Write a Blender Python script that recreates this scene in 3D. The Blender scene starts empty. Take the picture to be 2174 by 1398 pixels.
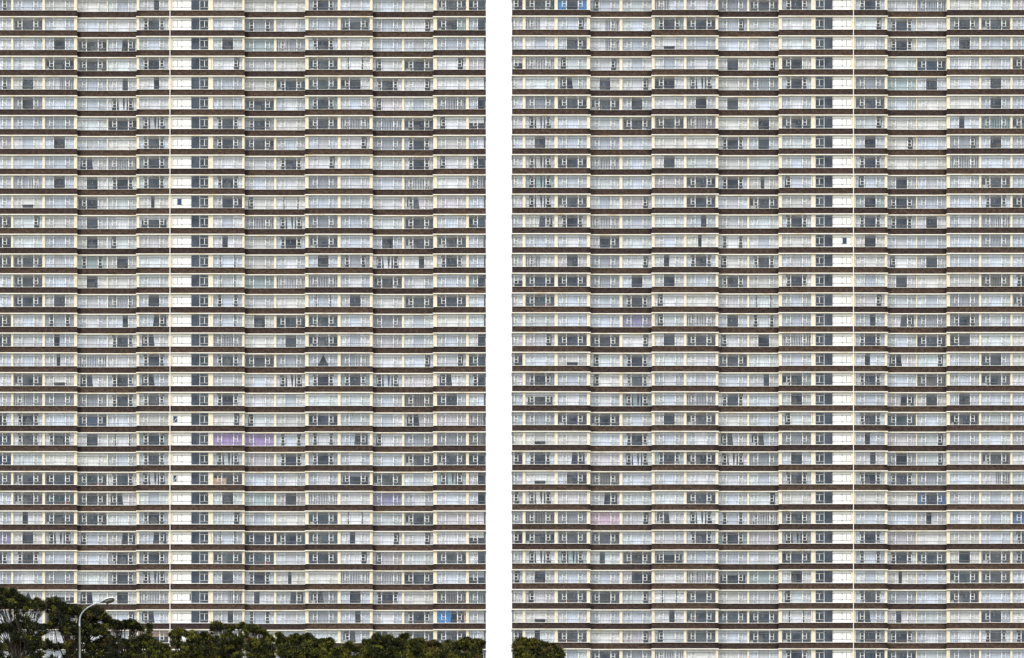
import bpy, math, random
from mathutils import Vector, Matrix
import numpy as np

R = math.radians
sc = bpy.context.scene
COL = sc.collection

# ------------------------------------------------------------------ camera, world, sun, exposure
S = 0.067                      # metres per photo pixel on the facade plane
DIST = 600.0                   # camera to facade
ZB = 62.0                      # height of the frame's bottom edge on the facade
def X(px): return (px - 1087.0) * S
def Z(py): return ZB + (1398.0 - py) * S

cam_d = bpy.data.cameras.new('camera')
cam = bpy.data.objects.new('camera', cam_d)
COL.objects.link(cam)
cam.location = (0, -DIST, 2.0)
cam.rotation_euler = (R(90), 0, 0)
cam_d.sensor_width = 36.0
cam_d.lens = 36.0 * DIST / (2174 * S)
cam_d.shift_y = (ZB + 699 * S - 2.0) / (2174 * S)
cam_d.clip_start = 1.0
cam_d.clip_end = 20000.0
sc.camera = cam

SUN_EL, SUN_AZ = R(50), R(-38)         # sun high, a little left of the camera axis, behind it
world = bpy.data.worlds.new('World')
sc.world = world
world.use_nodes = True
wt = world.node_tree
wt.nodes.clear()
wo = wt.nodes.new('ShaderNodeOutputWorld')
sky = wt.nodes.new('ShaderNodeTexSky')
sky.sky_type = 'NISHITA'
sky.sun_disc = False
sky.sun_elevation = SUN_EL
sky.sun_rotation = R(180) + SUN_AZ
b1 = wt.nodes.new('ShaderNodeBackground'); b1.inputs['Strength'].default_value = 0.10
wt.links.new(sky.outputs[0], b1.inputs['Color'])
b2 = wt.nodes.new('ShaderNodeBackground')          # high even cloud
b2.inputs['Color'].default_value = (0.95, 0.965, 1.0, 1)
# an overcast sky is brighter overhead than at the horizon
wtc = wt.nodes.new('ShaderNodeTexCoord'); wsx = wt.nodes.new('ShaderNodeSeparateXYZ')
wt.links.new(wtc.outputs['Generated'], wsx.inputs[0])
wmr = wt.nodes.new('ShaderNodeMapRange')
wmr.inputs['From Min'].default_value = 0.0; wmr.inputs['From Max'].default_value = 1.0
wmr.inputs['To Min'].default_value = 0.68; wmr.inputs['To Max'].default_value = 1.55
wt.links.new(wsx.outputs[2], wmr.inputs['Value'])
wt.links.new(wmr.outputs[0], b2.inputs['Strength'])
mx = wt.nodes.new('ShaderNodeMixShader'); mx.inputs[0].default_value = 0.9
wt.links.new(b1.outputs[0], mx.inputs[1]); wt.links.new(b2.outputs[0], mx.inputs[2])
wt.links.new(mx.outputs[0], wo.inputs['Surface'])

sd = bpy.data.lights.new('sun', 'SUN')
sd.energy = 1.25
sd.angle = R(10)
sd.color = (1.0, 0.97, 0.925)
sun = bpy.data.objects.new('sun', sd)
COL.objects.link(sun)
sun.rotation_euler = (R(90) - SUN_EL, 0, SUN_AZ)
sun.location = (-60, -300, 300)

sc.view_settings.view_transform = 'Standard'
sc.view_settings.look = 'None'
sc.view_settings.exposure = 0.62
sc.view_settings.gamma = 1.0
sc.view_settings.use_curve_mapping = False
sc.render.engine = 'CYCLES'
sc.cycles.max_bounces = 7
sc.cycles.diffuse_bounces = 3
sc.cycles.transparent_max_bounces = 10

rnd = random.Random(7)

# ------------------------------------------------------------------ materials
def mat(name, col, rough=0.7, spec=0.3):
    m = bpy.data.materials.new(name); m.use_nodes = True
    b = m.node_tree.nodes['Principled BSDF']
    b.inputs['Base Color'].default_value = (*col, 1)
    b.inputs['Roughness'].default_value = rough
    b.inputs['Specular IOR Level'].default_value = spec
    return m
def N(m, t, **kw):
    n = m.node_tree.nodes.new(t)
    for k, v in kw.items():
        if k in n.inputs: n.inputs[k].default_value = v
        else: setattr(n, k, v)
    return n
def L(m, a, b): m.node_tree.links.new(a, b)
def bsdf(m): return m.node_tree.nodes['Principled BSDF']

def noisy(name, c1, c2, scale=(1, 1, 1), nscale=1.0, rough=0.75, spec=0.25, bump=0.0, lo=.35, hi=.65, detail=6.0):
    """colour wandering between two tones, stretched by scale"""
    m = mat(name, c1, rough, spec)
    tc = N(m, 'ShaderNodeNewGeometry')
    mp = N(m, 'ShaderNodeMapping'); mp.inputs['Scale'].default_value = scale
    L(m, tc.outputs['Position'], mp.inputs['Vector'])
    no = N(m, 'ShaderNodeTexNoise'); no.inputs['Scale'].default_value = nscale; no.inputs['Detail'].default_value = detail
    L(m, mp.outputs[0], no.inputs['Vector'])
    cr = N(m, 'ShaderNodeValToRGB')
    cr.color_ramp.elements[0].position = lo; cr.color_ramp.elements[1].position = hi
    cr.color_ramp.elements[0].color = (*c1, 1); cr.color_ramp.elements[1].color = (*c2, 1)
    L(m, no.outputs[0], cr.inputs[0])
    L(m, cr.outputs[0], bsdf(m).inputs['Base Color'])
    if bump:
        bp = N(m, 'ShaderNodeBump'); bp.inputs['Strength'].default_value = bump; bp.inputs['Distance'].default_value = .02
        L(m, no.outputs[0], bp.inputs['Height']); L(m, bp.outputs[0], bsdf(m).inputs['Normal'])
    return m

# dark glazed brick of the spandrel bands
def brick_material():
    m = mat('dark_brick', (.05, .025, .02), .75, .25)
    tc = N(m, 'ShaderNodeTexCoord')
    oi = N(m, 'ShaderNodeObjectInfo')
    sx = N(m, 'ShaderNodeSeparateXYZ'); L(m, tc.outputs['Object'], sx.inputs[0])
    sh = N(m, 'ShaderNodeMath', operation='MULTIPLY'); sh.inputs[1].default_value = 37.0
    L(m, oi.outputs['Random'], sh.inputs[0])
    ax = N(m, 'ShaderNodeMath', operation='ADD'); L(m, sx.outputs[0], ax.inputs[0]); L(m, sh.outputs[0], ax.inputs[1])
    ay = N(m, 'ShaderNodeMath', operation='ADD'); L(m, ax.outputs[0], ay.inputs[0]); L(m, sx.outputs[1], ay.inputs[1])
    cb = N(m, 'ShaderNodeCombineXYZ'); L(m, ay.outputs[0], cb.inputs[0]); L(m, sx.outputs[2], cb.inputs[1])
    br = N(m, 'ShaderNodeTexBrick')
    br.inputs['Scale'].default_value = 1.0
    br.inputs['Brick Width'].default_value = .29
    br.inputs['Row Height'].default_value = .098
    br.inputs['Mortar Size'].default_value = .012
    br.inputs['Mortar Smooth'].default_value = .3
    br.inputs['Bias'].default_value = -.15
    br.inputs['Color1'].default_value = (.034, .024, .021, 1)
    br.inputs['Color2'].default_value = (.105, .069, .052, 1)
    br.inputs['Mortar'].default_value = (.040, .033, .031, 1)
    L(m, cb.outputs[0], br.inputs['Vector'])
    wn = N(m, 'ShaderNodeTexNoise'); wn.inputs['Scale'].default_value = 2.2; wn.inputs['Detail'].default_value = 8
    L(m, cb.outputs[0], wn.inputs['Vector'])
    r1 = N(m, 'ShaderNodeValToRGB')
    r1.color_ramp.elements[0].position = .3; r1.color_ramp.elements[1].position = .72
    r1.color_ramp.elements[0].color = (.62, .62, .66, 1); r1.color_ramp.elements[1].color = (1.5, 1.38, 1.25, 1)
    L(m, wn.outputs[0], r1.inputs[0])
    mm = N(m, 'ShaderNodeMixRGB', blend_type='MULTIPLY'); mm.inputs[0].default_value = 1
    L(m, br.outputs['Color'], mm.inputs[1]); L(m, r1.outputs[0], mm.inputs[2])
    # the courses laid in different years differ in hue from band to band
    r2 = N(m, 'ShaderNodeValToRGB')
    r2.color_ramp.elements[0].color = (.72, .68, .78, 1); r2.color_ramp.elements[1].color = (1.3, 1.22, 1.08, 1)
    L(m, oi.outputs['Random'], r2.inputs[0])
    m2 = N(m, 'ShaderNodeMixRGB', blend_type='MULTIPLY'); m2.inputs[0].default_value = 1
    L(m, mm.outputs[0], m2.inputs[1]); L(m, r2.outputs[0], m2.inputs[2])
    # the brick darkens towards one end of each bay, edge broken by noise
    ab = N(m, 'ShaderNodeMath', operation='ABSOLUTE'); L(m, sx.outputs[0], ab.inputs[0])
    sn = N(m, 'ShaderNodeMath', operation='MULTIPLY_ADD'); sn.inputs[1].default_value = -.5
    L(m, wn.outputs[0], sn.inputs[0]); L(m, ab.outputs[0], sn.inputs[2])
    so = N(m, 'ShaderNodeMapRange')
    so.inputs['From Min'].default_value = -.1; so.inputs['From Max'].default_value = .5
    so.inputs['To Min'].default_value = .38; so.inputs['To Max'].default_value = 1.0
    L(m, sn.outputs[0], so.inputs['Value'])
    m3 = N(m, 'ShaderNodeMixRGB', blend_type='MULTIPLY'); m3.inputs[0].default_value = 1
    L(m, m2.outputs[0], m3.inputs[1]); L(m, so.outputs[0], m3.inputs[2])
    L(m, m3.outputs[0], bsdf(m).inputs['Base Color'])
    bp = N(m, 'ShaderNodeBump'); bp.inputs['Strength'].default_value = .6; bp.inputs['Distance'].default_value = .02
    L(m, br.outputs['Fac'], bp.inputs['Height']); bp.invert = True
    L(m, bp.outputs[0], bsdf(m).inputs['Normal'])
    return m

M = {}
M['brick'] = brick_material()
M['slab'] = noisy('cream_painted_concrete', (.78, .66, .46), (.91, .88, .81), (.5, 1, 5), 1.0, bump=.1, lo=.33, hi=.47, detail=10)
M['sill'] = noisy('white_sill_paint', (.78, .76, .70), (.88, .87, .84), (1, 1, 1), 1.5)
M['pier'] = noisy('yellow_cream_paint', (.74, .64, .45), (.84, .77, .61), (3, 3, .9), 1.6, bump=.12, lo=.32, hi=.50, detail=9)
M['frame'] = noisy('white_window_paint', (.80, .80, .78), (.88, .88, .87), (1, 1, 1), 2, rough=.45, spec=.4)
M['rail'] = mat('grey_rail_paint', (.20, .20, .215), .5, .4)
M['panel'] = noisy('white_panel', (.84, .84, .83), (.93, .93, .92), (.5, .5, .5), 1, rough=.35, spec=.5)
M['metal'] = mat('black_stay', (.03, .03, .03), .5)
M['core'] = noisy('rendered_wall', (.45, .42, .36), (.55, .52, .46), (1, 1, 1), .4)
M['pipe'] = mat('white_pipe_paint', (.86, .86, .86), .4, .4)
M['dark'] = mat('dark_hole', (.02, .02, .02), .9)
M['ceil'] = mat('room_ceiling', (.36, .36, .35), .9, .1)

def glass_material():
    m = bpy.data.materials.new('window_glass'); m.use_nodes = True
    nt = m.node_tree; nt.nodes.clear()
    o = nt.nodes.new('ShaderNodeOutputMaterial')
    t = nt.nodes.new('ShaderNodeBsdfTransparent'); t.inputs[0].default_value = (.955, .965, .985, 1)
    g = nt.nodes.new('ShaderNodeBsdfGlossy'); g.inputs['Roughness'].default_value = .04
    g.inputs[0].default_value = (.80, .90, 1, 1)
    x = nt.nodes.new('ShaderNodeMixShader')
    geo = nt.nodes.new('ShaderNodeNewGeometry')
    no = nt.nodes.new('ShaderNodeTexNoise'); no.inputs['Scale'].default_value = .55; no.inputs['Detail'].default_value = 2
    nt.links.new(geo.outputs['Position'], no.inputs['Vector'])
    mr = nt.nodes.new('ShaderNodeMapRange')
    mr.inputs['From Min'].default_value = .35; mr.inputs['From Max'].default_value = .65
    mr.inputs['To Min'].default_value = .06; mr.inputs['To Max'].default_value = .115
    nt.links.new(no.outputs[0], mr.inputs['Value'])
    nt.links.new(mr.outputs[0], x.inputs[0])
    nt.links.new(t.outputs[0], x.inputs[1]); nt.links.new(g.outputs[0], x.inputs[2])
    nt.links.new(x.outputs[0], o.inputs['Surface'])
    return m
M['glass'] = glass_material()

TINT = {'w': (.80, .80, .82), 'b': (.70, .745, .82), 'c': (.81, .79, .75), 's': (.76, .805, .815), 'x': (.95, .95, .94),
        'r': (.38, .40, .43), 'g': (.28, .28, .29), 'y': (.27, .25, .21), 't': (.42, .51, .51), 'n': (.75, .71, .735),
        'e': (.09, .17, .33),
        'l': (.36, .33, .50), 'p': (.43, .31, .55), 'm': (.78, .56, .68), 'u': (.02, .27, .66), 'o': (.62, .40, .26),
        'k': (.06, .08, .13)}
TNAME = {'e': 'dusty_blue', 'w': 'white', 'b': 'pale_blue', 'c': 'cream', 's': 'sheer', 'x': 'bright_white', 'r': 'grey', 'g': 'mid_grey',
         'y': 'olive_grey', 't': 'teal', 'n': 'rose_grey', 'l': 'lavender', 'p': 'purple', 'm': 'pink', 'u': 'blue',
         'o': 'tan', 'k': 'navy'}
_cm = {}
def cloth(t, v):
    if (t, v) not in _cm:
        k = (.80, .96, 1.09)[v]
        c = tuple(min(.95, a * k) for a in TINT[t])
        m = mat(TNAME[t] + '_curtain', c, .9, .1)
        # faint folds and weave tone across the cloth
        g = N(m, 'ShaderNodeNewGeometry')
        mp = N(m, 'ShaderNodeMapping'); mp.inputs['Scale'].default_value = (5.0 + v, 5, .35)
        L(m, g.outputs['Position'], mp.inputs['Vector'])
        no = N(m, 'ShaderNodeTexNoise'); no.inputs['Scale'].default_value = 1.0; no.inputs['Detail'].default_value = 3
        L(m, mp.outputs[0], no.inputs['Vector'])
        cr = N(m, 'ShaderNodeValToRGB')
        cr.color_ramp.elements[0].position = .32; cr.color_ramp.elements[1].position = .68
        cr.color_ramp.elements[0].color = (*[a * .88 for a in c], 1); cr.color_ramp.elements[1].color = (*[min(.96, a * 1.06) for a in c], 1)
        L(m, no.outputs[0], cr.inputs[0]); L(m, cr.outputs[0], bsdf(m).inputs['Base Color'])
        _cm[(t, v)] = m
    return _cm[(t, v)]
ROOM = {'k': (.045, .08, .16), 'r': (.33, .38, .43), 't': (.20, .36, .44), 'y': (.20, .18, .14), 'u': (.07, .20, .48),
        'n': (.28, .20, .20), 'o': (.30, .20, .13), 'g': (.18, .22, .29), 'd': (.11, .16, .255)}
_rm = {}
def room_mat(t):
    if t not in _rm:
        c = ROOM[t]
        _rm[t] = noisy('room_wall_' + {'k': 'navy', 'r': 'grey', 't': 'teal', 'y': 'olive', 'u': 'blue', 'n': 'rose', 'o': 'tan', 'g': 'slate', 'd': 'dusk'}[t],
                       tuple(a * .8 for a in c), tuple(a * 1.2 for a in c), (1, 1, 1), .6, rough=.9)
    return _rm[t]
FURN = [mat('furnishing_navy', (.03, .05, .12), .8), mat('furnishing_pale', (.6, .6, .58), .8),
        mat('furnishing_wood', (.22, .11, .06), .7), mat('furnishing_red', (.45, .08, .03), .7)]

# ------------------------------------------------------------------ mesh building
class MB:
    """collects boxes and sheets with one material slot per material used"""
    def __init__(s): s.v = []; s.f = []; s.mi = []; s.ms = []
    def m(s, m):
        if m not in s.ms: s.ms.append(m)
        return s.ms.index(m)
    def box(s, x0, x1, y0, y1, z0, z1, m):
        b = len(s.v); i = s.m(m)
        s.v += [(x0, y0, z0), (x1, y0, z0), (x1, y1, z0), (x0, y1, z0), (x0, y0, z1), (x1, y0, z1), (x1, y1, z1), (x0, y1, z1)]
        for q in ((0, 1, 5, 4), (1, 2, 6, 5), (2, 3, 7, 6), (3, 0, 4, 7), (4, 5, 6, 7), (3, 2, 1, 0)):
            s.f.append(tuple(b + k for k in q)); s.mi.append(i)
    def quad(s, a, b_, c, d, m):
        b = len(s.v); s.v += [a, b_, c, d]; s.f.append((b, b + 1, b + 2, b + 3)); s.mi.append(s.m(m))
    def tube(s, pts, rads, m, n=8, caps=True):
        i = s.m(m); rings = []
        for k, p in enumerate(pts):
            p = Vector(p)
            if k == 0: d = Vector(pts[1]) - p
            elif k == len(pts) - 1: d = p - Vector(pts[-2])
            else: d = Vector(pts[k + 1]) - Vector(pts[k - 1])
            d.normalize()
            a = d.cross(Vector((0, 1, 0.01)))
            if a.length < 1e-3: a = d.cross(Vector((1, 0, 0)))
            a.normalize(); c = d.cross(a)
            b = len(s.v)
            for j in range(n):
                t = 2 * math.pi * j / n
                s.v.append(tuple(p + (a * math.cos(t) + c * math.sin(t)) * rads[k]))
            rings.append(b)
        for k in range(len(rings) - 1):
            for j in range(n):
                s.f.append((rings[k] + j, rings[k] + (j + 1) % n, rings[k + 1] + (j + 1) % n, rings[k + 1] + j)); s.mi.append(i)
        if caps:
            s.f.append(tuple(rings[0] + j for j in range(n))); s.mi.append(i)
            s.f.append(tuple(rings[-1] + j for j in reversed(range(n)))); s.mi.append(i)
    def add(s, o, off):
        """another MB moved by off"""
        b = len(s.v); ox, oy, oz = off
        s.v += [(x + ox, y + oy, z + oz) for x, y, z in o.v]
        mp = [s.m(m) for m in o.ms]
        s.f += [tuple(b + k for k in q) for q in o.f]
        s.mi += [mp[k] for k in o.mi]
    def mesh(s, name, smooth=False):
        me = bpy.data.meshes.new(name)
        me.from_pydata(s.v, [], s.f)
        for m in s.ms: me.materials.append(m)
        me.polygons.foreach_set('material_index', s.mi)
        if smooth: me.polygons.foreach_set('use_smooth', [True] * len(s.f))
        me.update()
        return me

def link(name, data, parent=None, loc=(0, 0, 0)):
    o = bpy.data.objects.new(name, data); COL.objects.link(o)
    o.location = loc
    if parent: o.parent = parent
    return o
def tag(o, label=None, cat=None, group=None, kind=None):
    if label: o['label'] = label
    if cat: o['category'] = cat
    if group: o['group'] = group
    if kind: o['kind'] = kind
    return o

# ------------------------------------------------------------------ ground
def gz(d):
    """ground height d metres in front of the camera"""
    if d < 0: return max(-6.0, -0.3 + d * .02)
    if d < 572: return .0905 * d - .3
    return .0905 * 572 - .3
def ground():
    ds = [-9000, -4000, -1500, -500, -100] + [k * 22 for k in range(0, 28)] + [660, 760, 1000, 1500, 3000, 6000, 9000]
    xs = [-9000, -4000, -1500, -600, -300] + [k * 20 for k in range(-11, 12)] + [300, 600, 1500, 4000, 9000]
    r = random.Random(3)
    vs = []; fs = []
    for d in ds:
        for x in xs:
            vs.append((x, d - DIST, gz(d) + (r.uniform(-.25, .25) if 20 < d < 560 else 0)))
    n = len(xs)
    for i in range(len(ds) - 1):
        for j in range(n - 1):
            fs.append((i * n + j, i * n + j + 1, (i + 1) * n + j + 1, (i + 1) * n + j))
    me = bpy.data.meshes.new('hillside'); me.from_pydata(vs, [], fs)
    me.materials.append(noisy('dry_grass_slope', (.10, .11, .045), (.24, .21, .13), (1, 1, 1), .08, rough=1, bump=.3))
    me.polygons.foreach_set('use_smooth', [True] * len(fs))
    tag(link('hillside', me), kind='structure')
ground()

# ------------------------------------------------------------------ windows
WPX = 62.1
W = WPX * S
H = 26.4 * S                      # opening height
PITCH = 41.97 * S
U1, U2 = .300, .700               # mullions
SASH = .145                       # sash width in u
V1, V2 = .235, .765               # transoms

def clipx(u0, u1, a, b):
    """u range -> x range inside a window that shows u from a to b"""
    u0, u1 = max(u0, a), min(u1, b)
    if u1 - u0 < .004: return None
    return (u0 - a) * W, (u1 - a) * W

def vbar(mb, u, a, b, w, z0, z1, y0, y1, m):
    if u < a - 1e-6 or u > b + 1e-6: return
    x = (u - a) * W; lo = max(0, x - w / 2); hi = min((b - a) * W, x + w / 2)
    mb.box(lo, hi, y0, y1, z0, z1, m)

_cache = {}
def window_bits(a, b):
    """list of (name, MB) for the fixed joinery of a window showing u from a to b"""
    key = ('bits', a, b)
    if key in _cache: return _cache[key]
    f = MB(); fm = M['frame']; T = .05
    Wd = (b - a) * W
    f.box(0, Wd, .12, .20, 0, .035, fm)                    # bottom rail
    f.box(0, Wd, .12, .20, H - .035, H, fm)                # head
    f.box(0, .03, .10, .20, .036, H - .036, fm); f.box(Wd - .03, Wd, .10, .20, .036, H - .036, fm)
    for u in (U1, U2):
        if a < u < b: vbar(f, u, a, b, .09, .036, H - .036, .085, .20, fm)
    zt, zb = V2 * H, V1 * H
    for u0, u1 in ((0, U1), (U2, 1)):                      # transoms of the side lights
        c = clipx(u0, u1, a, b)
        if c:
            x0 = c[0] + .05; x1 = c[1] - .05
            f.box(x0, x1, .125, .19, zt, zt + .035, fm)
            f.box(x0, x1, .125, .19, zb - .035, zb, fm)
    for u in (U1 - SASH, U2 + SASH):                       # post beside each sash
        if a < u < b: vbar(f, u, a, b, .045, zb, zt, .12, .19, fm)
    out = [('frame', f)]
    for side, (u0, u1) in enumerate(((U1 - SASH, U1), (U2, U2 + SASH))):
        c = clipx(u0, u1, a, b)
        if not c or c[1] - c[0] < .3: continue
        s = MB(); x0, x1 = c[0] + .045, c[1] - .03
        s.box(x0, x0 + .045, .075, .12, zb, zt, fm); s.box(x1 - .045, x1, .075, .12, zb, zt, fm)
        s.box(x0 + .045, x1 - .045, .075, .12, zb, zb + .045, fm); s.box(x0 + .045, x1 - .045, .075, .12, zt - .045, zt, fm)
        zm = (zb + zt) / 2
        s.box(x0 + .045, x1 - .045, .078, .12, zm - .03, zm + .03, fm)
        out.append(('sash', s))
    for u0, u1 in ((0, U1), (U1, U2), (U2, 1)):
        c = clipx(u0, u1, a, b)
        if not c: continue
        p = MB(); p.quad((c[0] + .02, .16, .03), (c[1] - .02, .16, .03), (c[1] - .02, .16, H - .03), (c[0] + .02, .16, H - .03), M['glass'])
        out.append(('pane', p))
    r = MB()
    for z in (V1 * H - .02, V2 * H + .005):                # slim guard rails across the whole opening
        r.box(0, Wd, .020, .055, z - .03, z + .03, M['rail'])
    out.append(('guard_rail', r))
    _cache[key] = out
    return out

PAT = {'F': [(0, 0, 1, 1)], 'M': [(0, 0, .3, .3), (.7, .7, 1, 1)], 'K': [(0, 0, .14, .17), (.86, .83, 1, 1)],
       'E': [(0, 0, .16, .17), (.32, .32, .68, .68), (.84, .83, 1, 1)], 'S': [(0, 0, .245, .245), (.29, .29, .72, .72), (.76, .76, 1, 1)],
       'A': [(0, 0, .5, .5), (.7, .7, 1, 1)], 'B': [(0, 0, .3, .3), (.5, .5, 1, 1)], 'C': [(0, 0, .5, .46), (.92, .93, 1, 1)],
       'D': [(0, 0, .1, .08), (.48, .53, 1, 1)], 'G': [(0, 0, .7, .7), (.9, .88, 1, 1)], 'g': [(0, 0, .12, .1), (.3, .3, 1, 1)],
       'N': [(0, 0, .4, .4), (.52, .52, 1, 1)], 'P': [(0, 0, .3, .27)], 'p': [(.7, .72, 1, 1)],
       'H': [(0, 0, .3, .3), (.3, .3, .7, .7, .30, 1), (.7, .7, 1, 1)], 'h': [(0, 0, 1, 1, .5, 1)],
       'T': [(0, 0, .5, .27), (.5, .74, 1, 1)], 'X': [(0, 0, .12, .14), (.35, .38, .5, .53), (.58, .56, .64, .63), (.85, .88, 1, 1)],
       'Z': [(0, 0, 1, 1, .68, 1), (0, 0, .1, .06, 0, .68), (.92, .94, 1, 1, 0, .68)], 'O': [],
       'V': [], 'U': [(.5, .5, 1, 1)], 'v': [(0, 0, .5, .5)]}
SLAT = {'V': (0, 1), 'U': (0, .5), 'v': (.5, 1)}
PLEAT = set('wbsnrlmpuke')

def sheet(u0t, u0b, u1t, u1b, v0, v1, a, b, m, pleat, period, seed):
    """a hanging cloth or blind; None when it lies outside the window"""
    r = random.Random(seed)
    u0t, u1t, u0b, u1b = [min(b, max(a, t)) for t in (u0t, u1t, u0b, u1b)]
    w = max(u1t - u0t, u1b - u0b) * W
    if w < .08: return None
    mb = MB(); i = mb.m(m)
    cols = max(2, int(w / period * 6)) if pleat else max(2, int(w / .7))
    rows = 3
    ph = r.uniform(0, 6)
    for k in range(rows + 1):
        v = v0 + (v1 - v0) * k / rows
        lo = u0b + (u0t - u0b) * v; hi = u1b + (u1t - u1b) * v
        if v0 > 0: lo, hi = u0t, u1t
        if len({round(u0t - u0b, 3), round(u1t - u1b, 3)} - {0.0}):     # gathered cloth curves in to its hook
            e = v ** .7
            lo = u0b + (u0t - u0b) * e; hi = u1b + (u1t - u1b) * e
        for j in range(cols + 1):
            s_ = j / cols
            x = (lo + (hi - lo) * s_ - a) * W
            x = min(max(x, .02), (b - a) * W - .02)
            if pleat:
                y = .34 + .05 * math.sin(s_ * w / period * 2 * math.pi + ph + .5 * math.sin(s_ * 9 + ph)) * (1 - .35 * v)
            else:
                y = .30 + .004 * math.sin(3 * s_ + ph)
            mb.v.append((x, y, .02 + v * (H - .03)))
    n = cols + 1
    for k in range(rows):
        for j in range(cols):
            mb.f.append((k * n + j, k * n + j + 1, (k + 1) * n + j + 1, (k + 1) * n + j)); mb.mi.append(i)
    return mb
def slats(u0, u1, a, b, m, seed):
    c = clipx(u0, u1, a, b)
    if not c: return None
    r = random.Random(seed); mb = MB(); x = c[0] + .05
    st = .235
    while x < c[1] - .05:
        ang = r.uniform(.30, .45)
        w = st * .30
        dx = w * math.cos(ang); dy = w * math.sin(ang)
        mb.quad((x - dx, .34 - dy, .04), (x + dx, .34 + dy, .04), (x + dx, .34 + dy, H - .03), (x - dx, .34 - dy, H - .03), m)
        x += st
    mb.box(c[0] + .02, c[1] - .02, .30, .36, H - .06, H - .03, m)
    return mb

def room(a, b, t, var):
    key = ('room', a, b, t, var)
    if key in _cache: return _cache[key]
    r = random.Random(str(key)); mb = MB(); Wd = (b - a) * W; m = room_mat(t)
    x0, x1 = -.02, Wd + .02; y0, y1 = .22, 3.0; z0, z1 = -.75, H + .02
    mb.quad((x0, y1, z0), (x1, y1, z0), (x1, y1, z1), (x0, y1, z1), m)
    mb.quad((x0, y0, z0), (x0, y1, z0), (x0, y1, z1), (x0, y0, z1), m)
    mb.quad((x1, y0, z0), (x1, y1, z0), (x1, y1, z1), (x1, y0, z1), m)
    mb.quad((x0, y0, z0), (x1, y0, z0), (x1, y1, z0), (x0, y1, z0), FURN[2])
    mb.quad((x0, y0, z1), (x1, y0, z1), (x1, y1, z1), (x0, y1, z1), M['ceil'])
    if var and Wd > 3 and not (t in 'kd' and var == 1):
        k = var % 4
        f0 = r.uniform(.1, .4) * Wd; f1 = f0 + r.uniform(.3, .45) * Wd
        if k in (1, 2): mb.box(f0, min(f1, Wd - .1), 1.6, 2.5, z0 + .01, r.uniform(.35, .75), FURN[0 if k == 1 else 2])
        if k in (1, 3): mb.box(.15, .15 + r.uniform(.4, .9), .5, .9, z0 + .01, r.uniform(.2, .45), FURN[1])
        if k in (2, 3):
            cx = Wd * r.uniform(.4, .6); mb.tube([(cx, 1.4, H), (cx, 1.4, H * .72), (cx, 1.4, H * .60)], [.01, .03, .13], FURN[1], 6)
        if k == 2: mb.box(Wd * .7, Wd * .7 + .5, .45, .7, z0 + .01, .32, FURN[3] if r.random() < .12 else FURN[1])
        if k in (1, 3):                                     # a doorway or picture on the far wall
            d0 = r.uniform(.15, .6) * Wd; mb.box(d0, d0 + .9, 2.93, 2.98, z0 + .02 if k == 3 else .6, H * .8, FURN[1] if k == 3 else FURN[0])
    _cache[key] = mb
    return mb

_mc = {}
def mesh_of(key, name, mb, smooth=False):
    if key not in _mc: _mc[key] = mb.mesh(name, smooth)
    return _mc[key]

def window_content(code, a, b, seed):
    """-> list of (name, key, MB, smooth) that hang inside, and the room"""
    r = random.Random(seed * 131 + 17)
    p, t = code[0], code[1]
    var = r.randrange(3); out = []
    style = r.choice((.24, .30, .42))
    if p == 'O': rt = {'k': 'd', 'r': 'r', 't': 't', 'y': 'y', 'u': 'u', 'n': 'n', 'o': 'o'}.get(t, 'g')
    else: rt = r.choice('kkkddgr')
    rk = r.randrange(4) if p in 'OKMCDPp' else 0
    out.append(('room', ('R', a, b, rt, rk), room(a, b, rt, rk), False))
    if p in SLAT:
        st = {'r': 'r', 'y': 'y', 'k': 'b', 't': 't', 'p': 'n'}.get(t, 'w')
        m = cloth('w' if st == 'r' else st, var)
        key = ('sl', p, a, b, m.name, var)
        if key not in _cache: _cache[key] = slats(*SLAT[p], a, b, m, var + 3)
        if _cache[key]: out.append(('vertical_blind', key, _cache[key], False))
    pieces = list(PAT[p])
    if p == 'F' and t in 'wbs' and r.random() < .38:       # separate cloths over the middle light
        pieces = [(0, 0, .3, .3), (.3, .3, .7, .7), (.7, .7, 1, 1)]
    if p == 'O' and t == 'r' and r.random() < .5: pieces = [(0, 0, .06, .05)]
    if p == 'O' and t == 'o': pieces = [(0, 0, .44, .44, 0, .55)]
    flat = t not in PLEAT or (t in 'wbs' and r.random() < .45)
    for k, q in enumerate(pieces):
        v0, v1 = (q[4], q[5]) if len(q) > 4 else (0, 1)
        tt = t
        if p == 'F' and len(pieces) == 3: tt = {'w': 'wbw', 'b': 'bwb', 's': 'sbs'}[t][k]
        if p in 'Cc' and t == 'u': tt = 'u' if k == 0 else 'o'
        fl = flat
        if len(q) > 4: fl = True
        if (round(q[0] - q[1], 3), round(q[2] - q[3], 3)) != (0, 0): fl = False
        m = cloth(tt, (var + (k == 1 and len(pieces) == 3)) % 3)
        key = ('cu', q, a, b, m.name, fl, style, var)
        if key not in _cache:
            _cache[key] = sheet(q[0], q[1], q[2], q[3], v0, v1, a, b, m, not fl, style, hash(q) % 97 if False else int(sum(q) * 100) % 97)
        if _cache[key]: out.append(('blind' if fl else 'curtain', key, _cache[key], not fl))
    return out

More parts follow.
